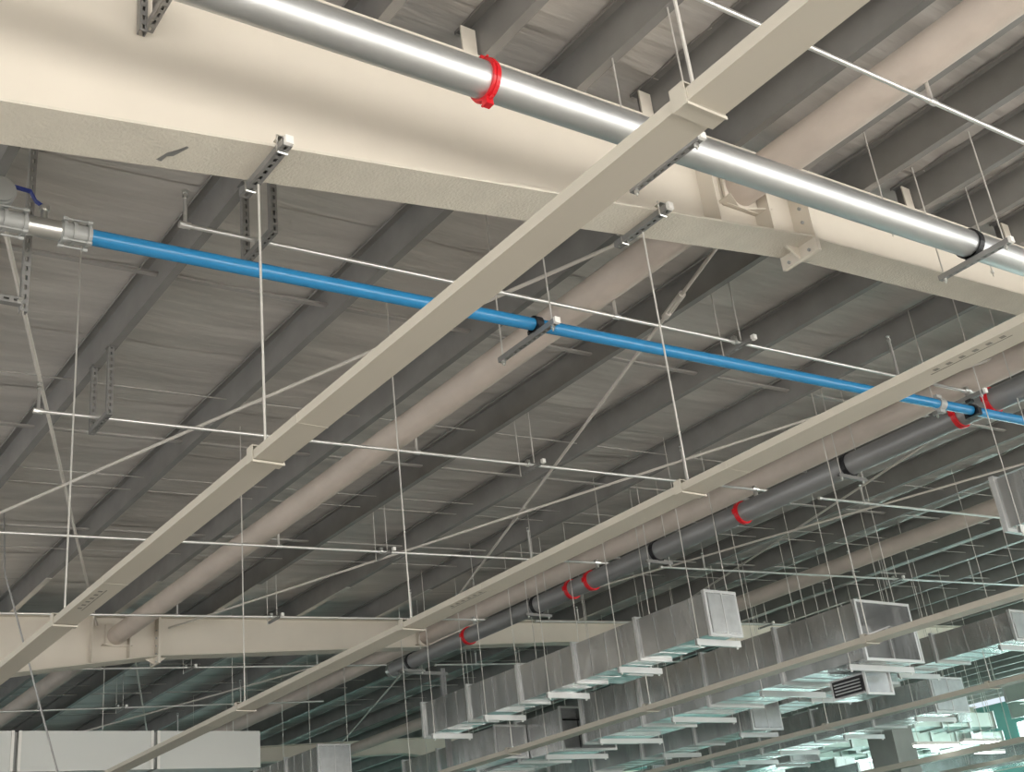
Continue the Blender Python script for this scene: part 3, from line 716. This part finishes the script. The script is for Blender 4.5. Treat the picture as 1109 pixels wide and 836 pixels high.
for (x, y, z), n in zip(LT, LN):  # added glowing bars stand in for reflections on ducts and trapezes
    if not seen(x, y, z): continue
    o = thing('strip_light', 'white linear ceiling lamp %s' % n, 'lamp', (x, y, z + EYE), 'distant linear lamps')
    part('housing', lambda b: b.box(-.7, .7, -.06, .06, 0, .06), 'white', o, key='lh')
    part('diffuser', lambda b: b.box(-.68, .68, -.05, .05, -.03, 0), 'led', o, key='ld')
    for s in (-1, 1): part('wire', lambda b: b.tube((s * .55, 0, .06), (s * .55, 0, rodtop(x + s * .55) - z), .006, 5), 'rod', o)
# far trays and pipes that fill the depth
for i, (x, z, y0, y1) in enumerate(((22.0, 2.3, 8, 40), (29.5, 2.7, 10, 42), (36.0, 3.1, 10, 42))):
    tray(x, z, y0, y1, ('distant beige tray passing the column', 'distant beige tray in the middle of the hall', 'distant beige tray before the right windows')[i], w=.2, h=.1)
    for j, yy in enumerate([q for q in (14, 18, 22, 26, 30, 34) if seen(x, q, z)]):
        tray_hanger(x, z, yy, rodtop(x - .1), 'rod hanger on the distant tray %s, %s from the right' % (('passing the column', 'in the hall middle', 'before the right windows')[i], ORD[j]), w=.2, h=.1)

# cross ducts and pipes deep at the right, seen as a layered tangle
CD = [(25.2, 33.0, 20.6, 4.05, .4), (27.5, 40.0, 24.8, 4.25, .45), (30.0, 46.0, 28.6, 4.55, .45), (32.5, 46.5, 19.0, 4.6, .4), (34.0, 46.5, 33.5, 4.65, .45), (26.0, 37.5, 35.5, 4.2, .45), (38.5, 47.0, 22.6, 4.9, .5)]
CN = ['right behind the column', 'in the hall middle', 'far in the hall middle', 'high at the right edge', 'by the far right corner', 'by the far end wall', 'in front of the right windows']
for (xa, xb, y, z, h), n in zip(CD, CN):
    o = thing('cross_duct', 'distant duct crossing %s at bottom right' % n, 'duct', (xa, y, z + EYE), 'distant cross ducts')
    L = xb - xa
    part('duct_body', lambda b: b.box(0, L, 0, .7, 0, h), 'pale', o)
    k = max(2, round(L / 1.4))
    for i in range(k + 1):
        part('flange', lambda b: (b.box(-.03, .03, -.05, .75, -.05, 0), b.box(-.03, .03, -.05, 0, 0, h), b.box(-.03, .03, .7, .75, 0, h), b.box(-.03, .03, -.05, .75, h, h + .05)), 'flange', o, (i * L / k, 0, 0), key=('cfl', h))
    for i in range(0, k, 2):
        part('hanger_rod', lambda b: b.tube((0, -.03, h), (0, -.03, rodtop(xa + (i + .5) * L / k) - z), .007, 5), 'rod', o, ((i + .5) * L / k, 0, 0))
        part('lower_bar', lambda b: b.box(-.03, .03, -.06, .76, -.07, -.05), 'flange', o, ((i + .5) * L / k, 0, 0), key='clb')
    for i in range(1, k, 3):
        part('branch_box', lambda b: b.box(-.3, .3, -.35, 0, .06, h - .06), 'duct', o, ((i + .5) * L / k, 0, 0), key=('cbx', h))
